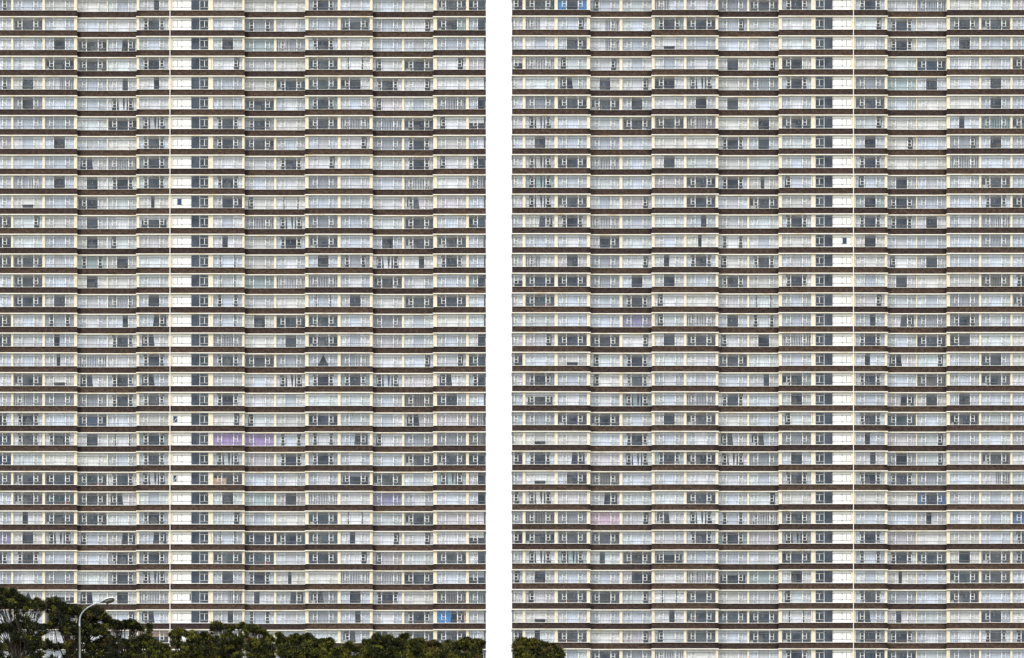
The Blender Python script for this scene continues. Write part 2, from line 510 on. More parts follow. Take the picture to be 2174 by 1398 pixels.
# stair light: a white panelled part and a glazed part
def stair_bits(mirror):
    key = ('stair', mirror)
    if key in _cache: return _cache[key]
    Wd = 76.5 * S
    def mxr(x0, x1): return (Wd - x1, Wd - x0) if mirror else (x0, x1)
    fm = M['frame']; f = MB()
    a0 = 39.0 * S
    def fb(x0, x1, *r): f.box(*mxr(x0, x1), *r)
    fb(0, Wd, .10, .20, 0, .05, fm); fb(0, Wd, .10, .20, H - .05, H, fm)
    for x in (.03, 19.2 * S, a0, 57.5 * S, Wd - .03): fb(x - .035, x + .035, .09, .20, .05, H - .05, fm)
    fb(57.5 * S + .035, Wd - .065, .11, .19, V1 * H - .03, V1 * H + .02, fm)
    fb(57.5 * S + .035, Wd - .065, .11, .19, V2 * H - .02, V2 * H + .02, fm)
    fb(67.6 * S - .04, 67.6 * S + .04, .10, .19, V1 * H + .02, V2 * H - .02, fm)
    out = [('frame', f)]
    for x0, x1 in ((.065, 19.2 * S - .035), (19.2 * S + .035, a0 - .035)):
        p = MB(); zt = V2 * H; zb = V1 * H
        u0, u1 = mxr(x0 + .01, x1 - .01)
        p.box(u0, u1, .13, .17, .055, zb - .03, M['panel']); p.box(u0, u1, .13, .17, zb + .03, zt - .03, M['panel'])
        p.box(u0, u1, .13, .17, zt + .03, H - .055, M['panel'])
        p.box(u0, u1, .171, .185, .055, H - .055, M['rail'])
        if x0 < .1:
            c = (u0 + u1) / 2; p.box(c - .028, c + .028, .115, .129, zb + .03, zt - .03, M['rail'])
        for z in (zt - .04, zb + .04):
            xx = u1 if not mirror else u0
            p.box(xx - .05, xx + .05, .075, .085, z - .035, z + .035, M['metal'])
            xx = u0 if not mirror else u1
            p.box(xx - .045, xx + .045, .075, .085, z - .03, z + .03, M['metal'])
        out.append(('panel', p))
    for x0, x1 in ((a0 + .035, 57.5 * S - .035), (57.5 * S + .035, Wd - .065)):
        p = MB(); u0, u1 = mxr(x0, x1)
        p.quad((u0, .16, .03), (u1, .16, .03), (u1, .16, H - .03), (u0, .16, H - .03), M['glass'])
        out.append(('pane', p))
    r = MB()
    for z in (V1 * H - .03, V2 * H + .02): r.box(*mxr(a0, Wd), .035, .055, z - .012, z + .012, M['rail'])
    out.append(('guard_rail', r))
    rm = MB(); x0, x1 = mxr(a0, Wd); m = room_mat('d')
    rm.quad((x0, 2.5, 0), (x1, 2.5, 0), (x1, 2.5, H), (x0, 2.5, H), m)
    rm.quad((x0, .21, 0), (x0, 2.5, 0), (x0, 2.5, H), (x0, .21, H), m)
    rm.quad((x1, .21, 0), (x1, 2.5, 0), (x1, 2.5, H), (x1, .21, H), m)
    rm.quad((x0, .21, 0), (x1, .21, 0), (x1, 2.5, 0), (x0, 2.5, 0), m)
    rm.quad((x0, .21, H), (x1, .21, H), (x1, 2.5, H), (x0, 2.5, H), m)
    out.append(('room', rm))
    _cache[key] = out
    return out

# ------------------------------------------------------------------ what each window of the photograph shows
# pattern letter + cloth letter, one row per storey from the top of the frame down
LEFT = """
Er Fb Fc Fc Fs Aw Fc Fc Fc Kr Fb Fs Fc Or Ok
Fw Or Fb Fb Fw Kw Fb Er Fb Fb Zr Fb Gw pt Pb
Fw Fb Mb Oy Cb Fs Ms Ft Ur Kb Fx Fb Fb Fb Fb
Fb Fb Ok Or Fs Kb Gw Fw Fc Ot Sx gx Or Gw Fn
Er Mc vw Fb Aw Aw Fb Fc Ot Ot pw Kw Gw Fw Fx
Fb Mr Fb Fb Xw Fw Fb Ok Fb Kt Fw gn Fs Vr Pb
Fb Fb Fr Fs Ok Xw Kw Kr Fc Or Vr Vk Ok gw hx
Fn Fw Mb Fb Fc Kb Kr Or Fw Fb Gw Fr Kb Fc Fb
Fw Fb Fb Dw Vr Kr Fw Fw Kw Gw Fs Fs Kc gw Kw
Fw vr Mb Mw Ks Ks Ks Fw Fw Fr Fw Fb Vr Fx Vr
Fb Hc Fb pw Fs Nc Pc gc Sx Fb Fs Fw Dn Fn Fb
On Gs Fc Mb Fb Zw Fw Vr Xs Fr Fb Fs Or Fw Ot
Ok Fs Fb Mc gs Fn Bw Fc Kb Or Fb Mb Or Or Fb
Or Or Fb Et Mw Fs Sb Fc Fb Mb Er Xw Aw Kw Fb
Fb Or Fb Mc Fc Fs Ss Ft Vr Vr Fb Or Fb Fb Pt
Fb Ok Mc Fb Sr Mb Eb Fw Fc Sb Mw Fx Or Ok Fs
Oy Fw Er Fb Ab Cb Sb Mc Ot Ot Fw Fr Fs Fc Fs
Ok Fw Bb Fb Kw Dw Vr Fc Mb Ok Fw Fn Fs Fs Px
Fb Fw Nw Vk Fw Kb Kr Or Fr Tb vr Fw Gb Gw Ot
Fw Or Hc Dw Kb Db Fw Fw Xn Kb Kt Xb Fn Dw Kb
Fw Ur Fr Fr Ks Ks Ks Fw Fw Fs Fs Fw Vy pb Fs
Kb Kw Fb Ou Fb Fc Gc gs Fc Ok Fs Fw Dn Fn Vr
Ou Kw Kw Mw Sw Kt Fp Fp Eb Ew Cb gw Fr Fr Vy
Ou Fs Fc Fc Fs Kb Xs Fn Ks Kr Fb Fb Or Or Ok
Or Or Ok Ot Kw Xw Oo Fb Fb Fb Zr Or Fs Xt Pn
Fb Or Ot Or Dn Fs Ms Ft Mn Vr Fx Fl Fb Fb Pb
Fb Bw Ok Ok Fs Kb Gs Fs Fc Ot Sx Fs Or Fn Fn
Fl Mc Xw gb Cw Cb Sb Ok Ot Ot Bw Gw Gw Fw hc
Kb Kw Fb Fb Kr Kr Ot Ot Fb Ok Gw gn Fs Or Pw
Fb Fb Fr Fs Kr Xw Mb Kb Nc Fc Vr Vr Ok Fb hr
Fb Tw hw Ds Mw Vr vw Bw Cs Dr Mb Kb Fc Vy Vt
Fb Fb Ot Ok Gb Db Aw Eb Fb Fr Ab Fb Kr Cu Fw
Fb Fw Fw Fw Fw ho Fw Fc Fs Fs Db Dw Or Ok Fb
Fw Fb Fb Fw Fb Fb Fb Fb Fb Fs Fb Fw Fb Fb Fb
"""
RIGHT = """
Pw Or Mu gb Fs Ub Fb Fr Or Kr Kb Fw Vk Fc Fs Fn
Fw Uw Gb vw Fs Kt Ok Gb Fs Fw Gs Kb Fw Kr Or Fw
Fb Fw Pb vw Fb Hw Fb Fb Fw Fs Fb Kc Fs Mb Fb Fw
hc Vr gs Gw Fw Fw Fb Mx Gs pc Fc Fs Ou Fb Fb Oy
Fw Fs Ds Mc Gw pw Xs Fc Fr Kb Fr Ft Mb Fw Mw Fw
Fb Fr Ok Or Mb Fw Mw Mw Fs Fb Ok Fs Fc Fc Mb Fb
Fw Xw Fb Fs Or Or Vp Fc Mc Ok Gs Fc Fc Bb Vt Ok
Fb Mw Fb Fb Fb Fc Fc Kw Mb Fs Mb Gc Fb Gr Mb Fw
Fw Xc Ok Vr Fs Mw Fs Fc Fs Fw Kw Fc Fc Vr Fb Fb
Fw Xt Fb Fs Fb Fn Ok Kb Nc gb gb Mw Fb Fb Or Fb
Fw Xw Or Fs Gn Fs Ok Fb Or Fc Mt Kr Fb Fb Kb Ok
Fb Cc Kc Vr Fb Fs Ab Fw Fs Kb Ks Ks Mw Fb vr Fs
Fc Fb Fb Pn Fs Fw Nc Ex Fw Fc Mc Fb Fb Fb Fr Fb
Fw Uw Mn Fr Gw Bw Kb gc Ks Fb Fc gx Mw Fb Fs Fb
hb Ok Ok Fr Mb Mw Fs Kr Fc Kc Fs Mn Fc Fc Vy Kb
Fw Ot Fb Fb Kr gw Fc Fn Ss Fs Gn Fs Fs Fr Fs Or
gs Fs Fb Fb Fl gs Vr Mb Es Fb Ab Cn Fr Kr Fb Fw
Fw Gw Ok Or Gx Mw Or gw Mc Vr Kb Fs Ok pw Fs Fc
Or Fb Hc gs Kb Fs Fw Or Fs Fb Bb Dn Gs Fb pb Fc
Fw Kr Fb gc Kw Fb Fb Fb Aw pt Kw Fb Vy Fs Or Fw
Fb Zw Fb Fb Xt Fs Vr Kw Fb Ms Fb Cn Mc Mb Fb Fb
Fb Fr Or Or Fw Mc Or Fc Fs gs Kb Ot Fs Ok Fs Fb
Fc Hc Fc Fb Kb Fw Fb Dw Db Fr Bb Fn Gs Fb Fs Fn
Ok Kb Cw Fn Xb Kt Ok Xn Fr Mb Aw Mr Gs Fw Or Fw
Fb Hx Pb Vy Fb Fw Fw Fw Fs Kw Ks Ks Fr Fb vw Fs
Xw Xc Fn Cw Fs Fs Ok Fs Gs Fc Fc Fc Me Fb Fs Fb
Fr Vy Fr Fm Gw Dw Xs Eb Vr Kr Fb Fb Bw Fb Fs Fe
Ok Ok Or Or Fb Fw Kb Kt Fn Xr Kb Fn Fc Fc Fb Kb
Fs Xw Xt Bs Or Zr Fb Fb Fb Ok Eb Ks Ot Mc Or Kr
Gs Mw Fb Fb Pn Fx Vr Zr Ft Mw Fs Nc Fb Ot Or Fb
Fw gn Or Or Gs Sx Or Fc Fw gs Kb Fr Fb Ok Fb Fb
Fc Hc Fw Fb Fb Aw Ot Ot Ok Sw Db Bn Fs Fc pb Fc
Ok Bs Or Fc Gn gs Or Fb Ok Ot Kr Kr Fb Fb Kb Kb
Fb Fs Fs Or Fr Vr Fc Fc Fb Kb Xk Ok Fs Fr Fb Fb
"""
LEFT = [l.split() for l in LEFT.strip().splitlines()]
RIGHT = [l.split() for l in RIGHT.strip().splitlines()]

P, Q = 0.0, 0.8                    # projecting and recessed bays
LB = [(-48, 163.2, P, [('w', -38.4), ('w', 28.0), ('w', 95.1)]), (163.2, 290, Q, [('w', 163.4), ('w', 227.8)]),
      (290, 518.8, P, [('w', 295.4), ('s', 366.5), ('w', 452.3)]), (518.8, 648, Q, [('w', 519.1), ('w', 585.8)]),
      (648, 791, P, [('w', 654.9), ('w', 723)]), (791, 920, Q, [('w', 791.2), ('w', 857.8)]),
      (920, 1031, P, [('w', 927.6), ('a', 995.2)])]
RB = [(1087, 1253, P, [('q', 1087.3), ('w', 1115.4), ('w', 1184.0)]), (1253, 1384, Q, [('w', 1253.6), ('w', 1321.7)]),
      (1384, 1525, P, [('w', 1389.8), ('w', 1457.4)]), (1525, 1653.5, Q, [('w', 1525.2), ('w', 1591.2)]),
      (1653.5, 1884, P, [('w', 1660.2), ('z', 1730.8), ('w', 1816.5)]), (1884, 2010.5, Q, [('w', 1884.2), ('w', 1948.2)]),
      (2010.5, 2222, P, [('w', 2016.8), ('w', 2083.3), ('w', 2149.6)])]
def span(kind):
    return {'w': (0.0, 1.0), 'a': (0.0, 35.6 / WPX), 'q': (1 - 22.4 / WPX, 1.0)}[kind]

def building(name, bays, table, y0px, label, keep_rows, pipe_px):
    root = link(name, None)
    root.location = (X((bays[0][0] + bays[-1][1]) / 2), 6.0, gz(DIST))
    tag(root, label, 'apartment building')
    bx, by, bz = root.location
    def put(nm, me, x, y, z, parent=root):
        if parent is root: return link(nm, me, root, (x - bx, y - by, z - bz))
        return link(nm, me, parent, (x, y, z))
    R0, R1 = -2, 37
    def zc(r): return Z(y0px + 41.97 * (r - 1))           # slab centre above window row r
    topz = zc(R0) + 1.0; botz = gz(DIST) - 1
    bulk = MB(); nbulk = 0
    fb = {}
    for bi, (x0, x1, yb, wins) in enumerate(bays):
        xa, xb = X(x0), X(x1); w = xb - xa
        ov = .07 if yb == P else 0                          # slab edges return round the projecting bays
        s_ = MB(); s_.box(-ov, w + ov, -.16, 3.2 if yb == P else 2.4, -1.15 * S, .85 * S, M['slab'])
        s_.box(0, w, .0, .20, -1.35 * S - .002, -1.15 * S - .001, M['rail'])
        b_ = MB()
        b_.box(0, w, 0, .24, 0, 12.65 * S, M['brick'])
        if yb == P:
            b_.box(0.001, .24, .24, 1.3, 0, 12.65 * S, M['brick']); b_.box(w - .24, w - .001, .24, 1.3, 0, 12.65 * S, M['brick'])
        l_ = MB(); l_.box(-.02 if yb == P else 0, w + (.02 if yb == P else 0), -.09, .245, .22 * S, .75 * S, M['sill'])
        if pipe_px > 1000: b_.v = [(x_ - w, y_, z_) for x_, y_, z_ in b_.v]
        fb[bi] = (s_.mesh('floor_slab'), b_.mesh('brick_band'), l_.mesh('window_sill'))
    ci = 0
    for r in range(R0, R1 + 1):
        c = zc(r); col = 0
        for bi, (x0, x1, yb, wins) in enumerate(bays):
            xa = X(x0)
            put('floor_slab', fb[bi][0], xa, yb, c)
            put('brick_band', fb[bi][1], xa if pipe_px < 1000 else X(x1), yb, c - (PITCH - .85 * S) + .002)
            put('window_sill', fb[bi][2], xa, yb, c - (1.35 + H / S + .9) * S)
            zw = c - 1.35 * S - H
            for kind, px in wins:
                ox = X(px)
                if kind in 'sz':
                    bits = stair_bits(kind == 'z')
                    if 0 <= r <= 33:
                        wo_ = put('stair_window', mesh_of(('sf', kind), 'stair_window', bits[0][1]), ox, yb, zw)
                        for k, (nm, mb) in enumerate(bits[1:]):
                            put(nm, mesh_of(('sb', kind, k), nm, mb), 0, 0, 0, wo_)
                        if (kind, r) in (('s', 10), ('s', 21), ('s', 24), ('z', 12), ('s', 30)):
                            v = MB(); q0, q1 = {10: (10.5, 18.5), 21: (1.5, 9), 24: (1.5, 8), 12: (58.5, 66), 30: (36, 38.4)}[r]
                            v.box(q0 * S, q1 * S, .118, .129, V1 * H + .05, V2 * H - .05, M['dark'] if r == 30 else room_mat('k'))
                            if r in (21, 24): v.quad((q0 * S, .04, V1 * H + .05), (q0 * S + .06, .04, V1 * H + .05), (q1 * S, .11, V2 * H - .3), (q1 * S - .06, .11, V2 * H - .3), M['frame'])
                            put('open_vent', v.mesh('open_vent'), 0, 0, 0, wo_)
                    else:
                        for nm, mb in bits: bulk.add(mb, (ox - bx, yb - by, zw - bz))
                    continue
                a, b = span(kind)
                if 0 <= r < len(table): code = table[r][col]
                else: code = random.Random(r * 77 + col).choice(['Fb', 'Fw', 'Fc', 'Or', 'Kb', 'Mw', 'Fs', 'Vr'])
                col += 1
                seed = r * 101 + col * 7 + (0 if pipe_px < 1000 else 5000)
                bits = window_bits(a, b); cont = window_content(code, a, b, seed)
                if keep_rows[0] <= r <= keep_rows[1]:
                    wo_ = put('window', mesh_of(('fr', a, b), 'window', bits[0][1]), ox, yb, zw)
                    if code[1] in 'pmulo' and code[0] in 'FC':
                        wo_['label'] = {'p': 'window with purple curtain', 'm': 'window with pink curtain', 'u': 'window with bright blue curtain',
                                        'l': 'window with lavender blind', 'o': 'window with tan blind'}[code[1]]
                    for k, (nm, mb) in enumerate(bits[1:]):
                        put(nm, mesh_of(('b', a, b, k), nm, mb), 0, 0, 0, wo_)
                    for nm, key, mb, sm in cont:
                        put(nm, mesh_of(key, nm, mb, sm), 0, 0, 0, wo_)
                else:
                    for nm, mb in bits: bulk.add(mb, (ox - bx, yb - by, zw - bz))
                    for nm, key, mb, sm in cont: bulk.add(mb, (ox - bx, yb - by, zw - bz))
    o = link('windows', bulk.mesh('windows'), root); tag(o, 'windows of the other storeys with their curtains and blinds', kind='stuff')
    # piers run the whole height between the windows, behind the brick bands
    for bi, (x0, x1, yb, wins) in enumerate(bays):
        edges = [x0]
        for kind, px in wins:
            wd = 76.5 if kind in 'sz' else (span(kind)[1] - span(kind)[0]) * WPX
            edges += [px, px + wd]
        edges.append(x1)
        for k in range(0, len(edges), 2):
            e0, e1 = edges[k], edges[k + 1]
            if e1 - e0 < .9: continue
            m = MB(); m.box(X(e0) + .004, X(e1) - .004, .055, 3.0, 0, topz - botz, M['pier'])
            put('pier', m.mesh('pier'), 0, yb, botz)
            if (e1 - e0) > 8 and any(kk in 'sz' for kk, _ in wins):
                cx = X((e0 + e1) / 2) + (.05 if e0 < 1000 else -.1)
                if abs((e0 + e1) / 2 - pipe_px) < 6: continue
                for rr in ((3, 15, 27) if e0 < 1000 else (9, 17, 21, 31)):
                    v = MB(); zz = zc(rr) - 1.35 * S
                    for q in range(6): v.box(cx - .035, cx + .035, -.006, .05, zz - .25 - q * .26, zz - .12 - q * .26, M['dark'])
                    put('vent', v.mesh('vent'), 0, yb + .052, 0)
    # solid body behind the rooms
    xa, xb = X(bays[0][0]), X(bays[-1][1])
    c_ = MB()
    c_.box(xa + .05, xb - .05, 4.2, 16, botz - bz, topz - bz + .9, M['core'])
    c_.v = [(x - bx, y - by, z) for x, y, z in c_.v]
    put('wall', c_.mesh('wall'), bx, by, bz)
    for xx in (xa + .02, xb - .24):                         # gable ends of the rooms
        g_ = MB(); g_.box(0, .22, .26, 4.19, 0, topz - botz, M['brick'])
        put('gable_wall', g_.mesh('gable_wall'), xx, 0, botz)
    rf = MB(); rf.box(xa - .2, xb + .2, -.3, 16.3, 0, .3, M['slab']); rf.box(xa, xb, .1, 16, .301, 1.2, M['core'])
    rf.v = [(x, y, z) for x, y, z in rf.v]
    put('roof', rf.mesh('roof'), 0, 0, topz + .91)
    pp = MB(); x = X(pipe_px)
    pp.tube([(x, -.20, botz), (x, -.20, topz)], [.062, .062], M['pipe'], 10)
    for r in range(R0, R1 + 1):
        z = zc(r) - .5 * S; pp.box(x - .10, x + .10, -.205, -.112, z - .04, z + .04, M['pipe'])
    put('drainpipe', pp.mesh('drainpipe'), 0, 0, 0)
    return root

building('apartment_building', LB, LEFT, 36.3,
         'left-hand tall apartment block with brown brick bands, behind the trees and the street lamp', (13, 32), 361.2)
building('apartment_building', RB, RIGHT, 35.1,
         'right-hand tall apartment block with brown brick bands and one small rounded tree at its foot', (14, 32), 1811.8)

# ------------------------------------------------------------------ street lamp
def at(px, py, d):
    """a point d metres in front of the camera that the photograph shows at px, py"""
    k = d / DIST
    return Vector((X(px) * k, d - DIST, 2 + (Z(py) - 2) * k))
def lamp():
    d = 300.0; base = at(170.6, 1398, d); base.z = gz(d)
    root = link('street_lamp', None, None, base)
    tag(root, 'grey steel street lamp with curved arm among the trees on the left', 'street lamp')
    steel = noisy('galvanised_steel', (.25, .28, .31), (.45, .49, .53), (6, 6, 1), 1, rough=.45, spec=.5)
    steel.node_tree.nodes['Principled BSDF'].inputs['Metallic'].default_value = .35
    head = mat('lamp_housing_paint', (.80, .80, .78), .4, .5)
    lens = mat('lamp_lens', (.05, .055, .05), .12, .6)
    p = MB()
    j = at(169.0, 1330, d) - base
    p.tube([(0, 0, 0), (0, 0, 1.2), (0, 0, 1.25), (j.x * .5, 0, j.z * .6), tuple(j)], [.105, .10, .078, .068, .055], steel, 12)
    link('pole', p.mesh('pole', True), root)
    fl = MB(); fl.box(-.2, .2, -.2, .2, -.05, .03, steel); link('base_plate', fl.mesh('base_plate'), root)
    pts = [(169.0, 1330), (168.8, 1322), (169.2, 1315), (171, 1308), (174.5, 1301.5), (180, 1295.5), (187, 1290), (196, 1285), (206, 1281.5), (217, 1278.6)]
    arm = MB(); arm.tube([tuple(at(a, b, d) - base) for a, b in pts], [.055, .052, .05, .048, .046, .044, .042, .040, .038, .036], steel, 10)
    link('arm', arm.mesh('arm', True), root)
    # housing: a tapered shell, lens hung below
    h0 = at(215, 1279.3, d) - base
    h = MB(); sect = [(0, .045, .045, -.04), (.16, .09, .085, -.05), (.34, .15, .15, -.03), (.62, .165, .17, -.02), (.82, .14, .12, -.02), (.91, .07, .05, -.02)]
    n = 12; rings = []; hm = h.m(head); hd = h.m(lens)
    for x, wy, wz, zb in sect:
        rings.append(len(h.v))
        for k in range(n):
            t = 2 * math.pi * k / n
            z = math.sin(t); h.v.append((x, math.cos(t) * wy, z * wz if z > 0 else z * abs(zb)))
    for k in range(len(rings) - 1):
        for q in range(n):
            h.f.append((rings[k] + q, rings[k] + (q + 1) % n, rings[k + 1] + (q + 1) % n, rings[k + 1] + q)); h.mi.append(hm if q < n // 2 else hd)
    h.f.append(tuple(rings[0] + q for q in reversed(range(n)))); h.mi.append(hm)
    h.f.append(tuple(rings[-1] + q for q in range(n))); h.mi.append(hm)
    ho = link('lamp_head', h.mesh('lamp_head', True), root, tuple(h0))
    ho.rotation_euler = (R(-34), R(-12), R(-16)); ho.scale = (1.12, 1.35, 1.3)
    l_ = MB(); lm = l_.m(lens); prof = [(.24, .13, -.02), (.86, .12, -.02), (.80, .09, -.13), (.34, .10, -.15)]
    for x, wy, z in prof: l_.v += [(x, -wy, z), (x, wy, z)]
    l_.f += [(0, 2, 3, 1), (0, 6, 4, 2), (1, 3, 5, 7), (2, 4, 5, 3), (0, 1, 7, 6), (6, 7, 5, 4)]; l_.mi += [lm] * 6
    lo = link('lens', l_.mesh('lens'), ho)
    c = MB(); c.box(.46, .52, -.02, .02, .165, .22, lens); link('photocell', c.mesh('photocell'), ho)
lamp()

# ------------------------------------------------------------------ trees
def leaf_mat(name, c1, c2):
    m = noisy(name, c1, c2, (1, 1, 1), 2.5, rough=.75, spec=.15)
    return m
LEAF = [leaf_mat('cypress_green', (.013, .019, .009), (.031, .039, .012)),
        leaf_mat('cypress_new_growth', (.115, .13, .016), (.20, .19, .03)),
        leaf_mat('cypress_brown_tips', (.10, .062, .02), (.15, .10, .035)),
        leaf_mat('cypress_deep_green', (.009, .012, .010), (.018, .022, .013))]
BARK = noisy('grey_bark', (.045, .038, .032), (.12, .10, .085), (4, 4, 1), 3, rough=.95, bump=.4)

def tree(name, label, cat, d, prof, bottom, gaps, seed, dens=1.0, mix=(.62, .2, .04, .14), trunk_px=None, group=None, thick=2.4, sub=.36):
    rs = np.random.RandomState(seed); k = d / DIST; s = S * k
    xs = [p[0] for p in prof]; ys = [p[1] for p in prof]
    x0, x1 = min(xs), max(xs)
    tx = trunk_px if trunk_px is not None else (x0 + x1) / 2
    base = at(tx, 1398, d); base.z = gz(d)
    root = link(name, None, None, base); tag(root, label, cat, group)
    # clump centres under the outline
    area = 0; cl = []
    want = int(dens * (x1 - x0) * 5.4 * s / .05 * .9)
    tries = 0
    hw = (x1 - x0) / 2; cx = (x0 + x1) / 2
    while len(cl) < want and tries < want * 12:
        tries += 1
        px = rs.uniform(x0, x1); top = np.interp(px, xs, ys)
        rr = sub * rs.choice([.38, .6, .85, 1.15]) / s                  # clump radius in pixels
        lo = bottom if not callable(bottom) else bottom(px)
        if rs.rand() < (.62 if rr * s < sub * .7 else .15): py = top + 1.5 + rr * rs.uniform(.7, 1.2)   # rim
        else: py = rs.uniform(top + 1.5 + rr * .9, lo)
        if px - rr * 1.35 < x0 or px + rr * 1.35 > x1: continue
        if any(((px - g[0]) / (g[2] + rr * .8)) ** 2 + ((py - g[1]) / (g[3] + rr * .8)) ** 2 < 1 for g in gaps): continue
        e = max(.25, 1 - ((px - cx) / (hw + 1)) ** 2) ** .5
        yy = rs.uniform(-1, 1) * thick * e * min(1, .35 + (py - top) * s / 2.5)
        cl.append((px, py, yy, rr * s))
    if not cl: return
    C = np.array([[*(at(px, py, d) - base)] for px, py, _, _ in cl]); C[:, 1] += [c[2] for c in cl]
    rad = np.array([c[3] for c in cl])
    n_leaf = 105
    nl = len(cl) * n_leaf
    idx = np.repeat(np.arange(len(cl)), n_leaf)
    dirs = rs.normal(size=(nl, 3)); dirs /= np.linalg.norm(dirs, axis=1)[:, None]
    rr = rad[idx] * rs.uniform(.1, 1.1, nl) ** .75
    shape = np.stack([rs.uniform(.7, 1.7, len(cl)), rs.uniform(.7, 1.4, len(cl)), rs.uniform(.42, 1.0, len(cl))], 1)
    off = dirs * rr[:, None] * shape[idx]
    off[:, 2] += off[:, 0] * rs.uniform(-.55, .55, len(cl))[idx]
    lump = 1 + .45 * np.sin(dirs[:, 0] * 5 + idx) * np.cos(dirs[:, 2] * 6 + idx * 1.7) + .2 * np.sin(dirs[:, 0] * 13 + dirs[:, 2] * 11)
    off *= lump[:, None]
    pos = C[idx] + off
    # leaf sprays: narrow quads pointing outward and up
    up = dirs * .8 + np.array([0, 0, .75]) + rs.normal(scale=.35, size=(nl, 3)); up /= np.linalg.norm(up, axis=1)[:, None]
    side = np.cross(up, rs.normal(size=(nl, 3))); side /= np.linalg.norm(side, axis=1)[:, None]
    ln = rs.uniform(.09, .26, nl)[:, None]; wd = rs.uniform(.02, .05, nl)[:, None]
    v = np.empty((nl, 4, 3), np.float32)
    v[:, 0] = pos - side * wd; v[:, 1] = pos + side * wd; v[:, 2] = pos + up * ln + side * wd * .5; v[:, 3] = pos + up * ln - side * wd * .5
    me = bpy.data.meshes.new('crown')
    me.vertices.add(nl * 4); me.vertices.foreach_set('co', v.reshape(-1))
    me.loops.add(nl * 4); me.loops.foreach_set('vertex_index', np.arange(nl * 4, dtype=np.int32))
    me.polygons.add(nl); me.polygons.foreach_set('loop_start', np.arange(0, nl * 4, 4, dtype=np.int32)); me.polygons.foreach_set('loop_total', np.full(nl, 4, np.int32))
    for m in LEAF: me.materials.append(m)
    cm = rs.choice(4, len(cl), p=mix)                        # each spray keeps its own tone
    mi = np.where(rs.rand(nl) < .6, cm[idx], rs.choice(4, nl, p=mix)).astype(np.int32)
    me.polygons.foreach_set('material_index', mi)
    me.update(); me.validate()
    link('crown', me, root)
    # trunk and limbs
    t = MB(); r = random.Random(seed)
    crown_z = C[:, 2].min(); hz = C[:, 2].max()
    z1 = max(1.0, crown_z * .9)
    spine = [(0, 0, -.3), (r.uniform(-.1, .1), 0, z1 * .5), (r.uniform(-.3, .3), r.uniform(-.2, .2), z1), (r.uniform(-.5, .5), 0, z1 + (hz - z1) * .45)]
    t.tube(spine, [.30, .22, .17, .08], BARK, 8)
    order = list(range(len(cl))); r.shuffle(order)
    for q in order[:int(14 + (x1 - x0) * .42)]:
        e = Vector(C[q]); f = r.uniform(.2, .9)
        a = Vector(spine[1]).lerp(Vector(spine[3]), f); a.z = min(a.z, e.z - .2)
        sp = Vector(spine[1]).lerp(Vector(spine[2]), min(1, f)); a = Vector((sp.x, sp.y, a.z))
        mid = a.lerp(e, .5) + Vector((r.uniform(-.25, .25), r.uniform(-.2, .2), r.uniform(-.35, .1)))
        m2 = a.lerp(e, .8) + Vector((r.uniform(-.15, .15), 0, r.uniform(-.2, .1)))
        t.tube([tuple(a), tuple(mid), tuple(m2), tuple(e)], [.085, .05, .032, .014], BARK, 5, caps=False)
        for _ in range(3):                                    # twigs
            w_ = e + Vector((r.uniform(-.6, .6), r.uniform(-.5, .5), r.uniform(-.1, .6)))
            t.tube([tuple(m2), tuple(m2.lerp(w_, .5) + Vector((0, 0, -.06))), tuple(w_)], [.024, .016, .007], BARK, 4, caps=False)
    link('trunk', t.mesh('trunk', True), root)

DK = (.50, .12, .03, .35); MD = (.50, .28, .05, .17); BR = (.42, .28, .14, .16)
G = 'trees in front of the left apartment block'
tree('cypress_tree', 'tallest dark flat-topped cypress at the left edge of the picture', 'tree', 438,
     [(-60, 1275), (-40, 1262), (-15, 1256), (0, 1251), (10, 1250), (16, 1257), (24, 1256), (30, 1250), (36, 1262), (48, 1266), (60, 1273), (74, 1277), (81, 1270), (88, 1281), (98, 1286)],
     1412, [(12, 1310, 26, 11), (80, 1309, 17, 11), (10, 1352, 15, 5), (60, 1305, 10, 5), (35, 1385, 25, 8)], 11, 1.15, DK, 40)
tree('cypress_tree', 'broad dark cypress directly behind the street lamp pole', 'tree', 446,
     [(90, 1292), (98, 1284), (105, 1274), (112, 1270), (119, 1270), (126, 1279), (135, 1281), (142, 1286), (155, 1286), (164, 1291), (172, 1295), (180, 1298), (188, 1292), (196, 1294), (204, 1288), (209, 1288), (216, 1298), (226, 1306), (234, 1314), (240, 1325)],
     1412, [(158, 1316, 5, 5), (112, 1352, 15, 8), (146, 1357, 15, 6), (100, 1312, 5, 10), (120, 1388, 20, 6), (170, 1380, 12, 5)], 12, 1.15, DK, 150)
tree('cypress_tree', 'dark spreading cypress between the lamp and the white drainpipe, with bare limbs under its top', 'tree', 456,
     [(228, 1330), (236, 1320), (246, 1318), (254, 1323), (262, 1320), (272, 1318), (282, 1318), (292, 1324), (300, 1331), (308, 1338)],
     1412, [(262, 1345, 32, 8), (300, 1348, 14, 7), (262, 1382, 12, 4)], 13, .95, DK, 262)
tree('cypress_tree', 'low dark cypress left of the white drainpipe', 'tree', 450,
     [(278, 1366), (290, 1357), (300, 1351), (309, 1348), (318, 1351), (326, 1357), (335, 1363), (345, 1369), (356, 1372), (362, 1380)],
     1412, [(300, 1382, 8, 4)], 14, 1.0, MD, 322)
tree('cypress_tree', 'slender spindly sapling poking up just left of the drainpipe', 'tree', 470,
     [(311, 1334), (314, 1327), (317, 1324), (320, 1330), (323, 1345)], 1358, [], 15, .7, MD, 320, thick=.4, sub=.3)
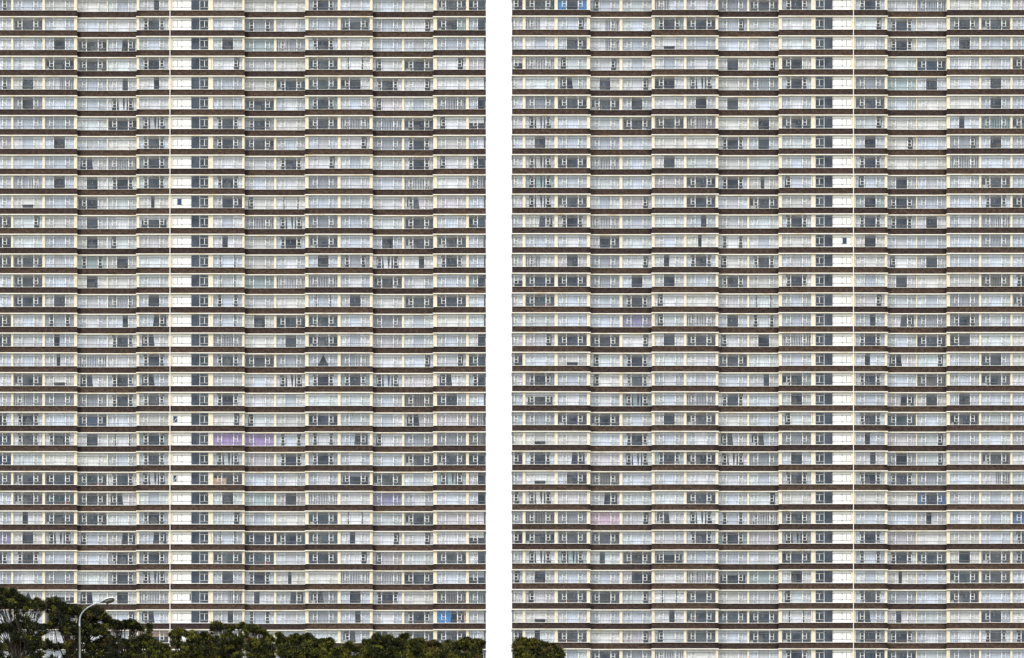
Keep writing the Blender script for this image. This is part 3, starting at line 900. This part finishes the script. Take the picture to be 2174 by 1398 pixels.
tree('cypress_tree', 'rounded yellow-green tree right of the white drainpipe', 'tree', 470,
     [(357, 1352), (363, 1344), (370, 1338), (379, 1336), (387, 1335), (394, 1342), (400, 1348), (405, 1341), (411, 1340), (416, 1348), (421, 1352), (428, 1346), (434, 1342), (441, 1347), (450, 1352), (458, 1362)],
     1412, [(390, 1358, 8, 4), (370, 1380, 6, 3)], 16, .95, BR, 395)
tree('cypress_tree', 'airy tree with gaps in its high crown, under the wide yellow pier', 'tree', 480,
     [(446, 1342), (452, 1329), (457, 1321), (462, 1320), (468, 1326), (474, 1330), (481, 1326), (489, 1329), (497, 1332), (504, 1328), (510, 1328), (513, 1321), (519, 1323), (524, 1331)],
     1412, [(462, 1347, 9, 5), (503, 1341, 9, 6), (480, 1338, 5, 3)], 17, .95, MD, 484)
tree('cypress_tree', 'leaning tree with a knob of foliage and bare stems on its right side', 'tree', 462,
     [(518, 1336), (526, 1330), (534, 1328), (540, 1328), (547, 1330), (552, 1338), (560, 1337), (566, 1346), (573, 1352), (580, 1355), (586, 1362)],
     1412, [(545, 1350, 14, 5), (575, 1345, 4, 3), (548, 1384, 5, 3)], 18, 1.0, MD, 545)
tree('cypress_tree', 'dense green tree with two pointed tops in the middle of the left tree row', 'tree', 452,
     [(584, 1356), (589, 1345), (594, 1344), (600, 1352), (608, 1355), (616, 1356), (623, 1349), (629, 1347), (635, 1351), (642, 1354), (649, 1347), (655, 1346), (660, 1352), (667, 1357), (676, 1361), (684, 1357), (692, 1358), (700, 1355), (706, 1360), (711, 1368)],
     1412, [], 19, 1.15, MD, 645)
tree('cypress_tree', 'lowest scrubby tree with orange tips, filling the dip between taller trees', 'tree', 474,
     [(690, 1378), (702, 1377), (714, 1377), (724, 1375), (732, 1371), (738, 1364), (743, 1363), (748, 1374), (754, 1384), (760, 1372), (765, 1371), (770, 1382), (776, 1380)],
     1412, [(753, 1388, 6, 5)], 20, .9, BR, 733, thick=1.4)
tree('cypress_tree', 'tree with one sharp central peak right of the dip', 'tree', 460,
     [(769, 1364), (775, 1358), (783, 1361), (791, 1358), (796, 1350), (801, 1343), (806, 1351), (813, 1357), (820, 1352), (826, 1349), (832, 1355), (841, 1358), (849, 1357), (854, 1348), (860, 1345), (866, 1349), (869, 1360)],
     1412, [], 21, 1.1, MD, 812)
tree('cypress_tree', 'even-topped olive tree with orange tips, next but one to the left block right corner', 'tree', 448,
     [(862, 1366), (870, 1362), (878, 1358), (886, 1364), (893, 1356), (899, 1363), (908, 1366), (916, 1362), (922, 1360), (930, 1366), (940, 1369), (950, 1368), (958, 1374)],
     1412, [], 22, 1.05, BR, 908)
tree('cypress_tree', 'bushy green tree at the right-hand corner of the left block', 'tree', 470,
     [(940, 1372), (948, 1362), (955, 1360), (961, 1366), (968, 1365), (975, 1363), (981, 1358), (988, 1356), (995, 1355), (1002, 1360), (1009, 1358), (1016, 1358), (1023, 1360), (1029, 1364), (1031, 1378)],
     1412, [(985, 1384, 8, 4)], 23, 1.05, MD, 990)
tree('cypress_tree', 'single rounded bushy tree at the foot of the right block', 'tree', 462,
     [(1087, 1380), (1091, 1371), (1097, 1360), (1103, 1356), (1112, 1355), (1119, 1360), (1126, 1358), (1133, 1356), (1140, 1361), (1148, 1362), (1156, 1365), (1164, 1370), (1173, 1367), (1180, 1373), (1188, 1378), (1194, 1386), (1199, 1394)],
     1412, [], 24, 1.15, BR, 1140)
for o in sc.objects:
    if o.name.startswith('cypress_tree') and 'right block' not in o['label']: o['group'] = G
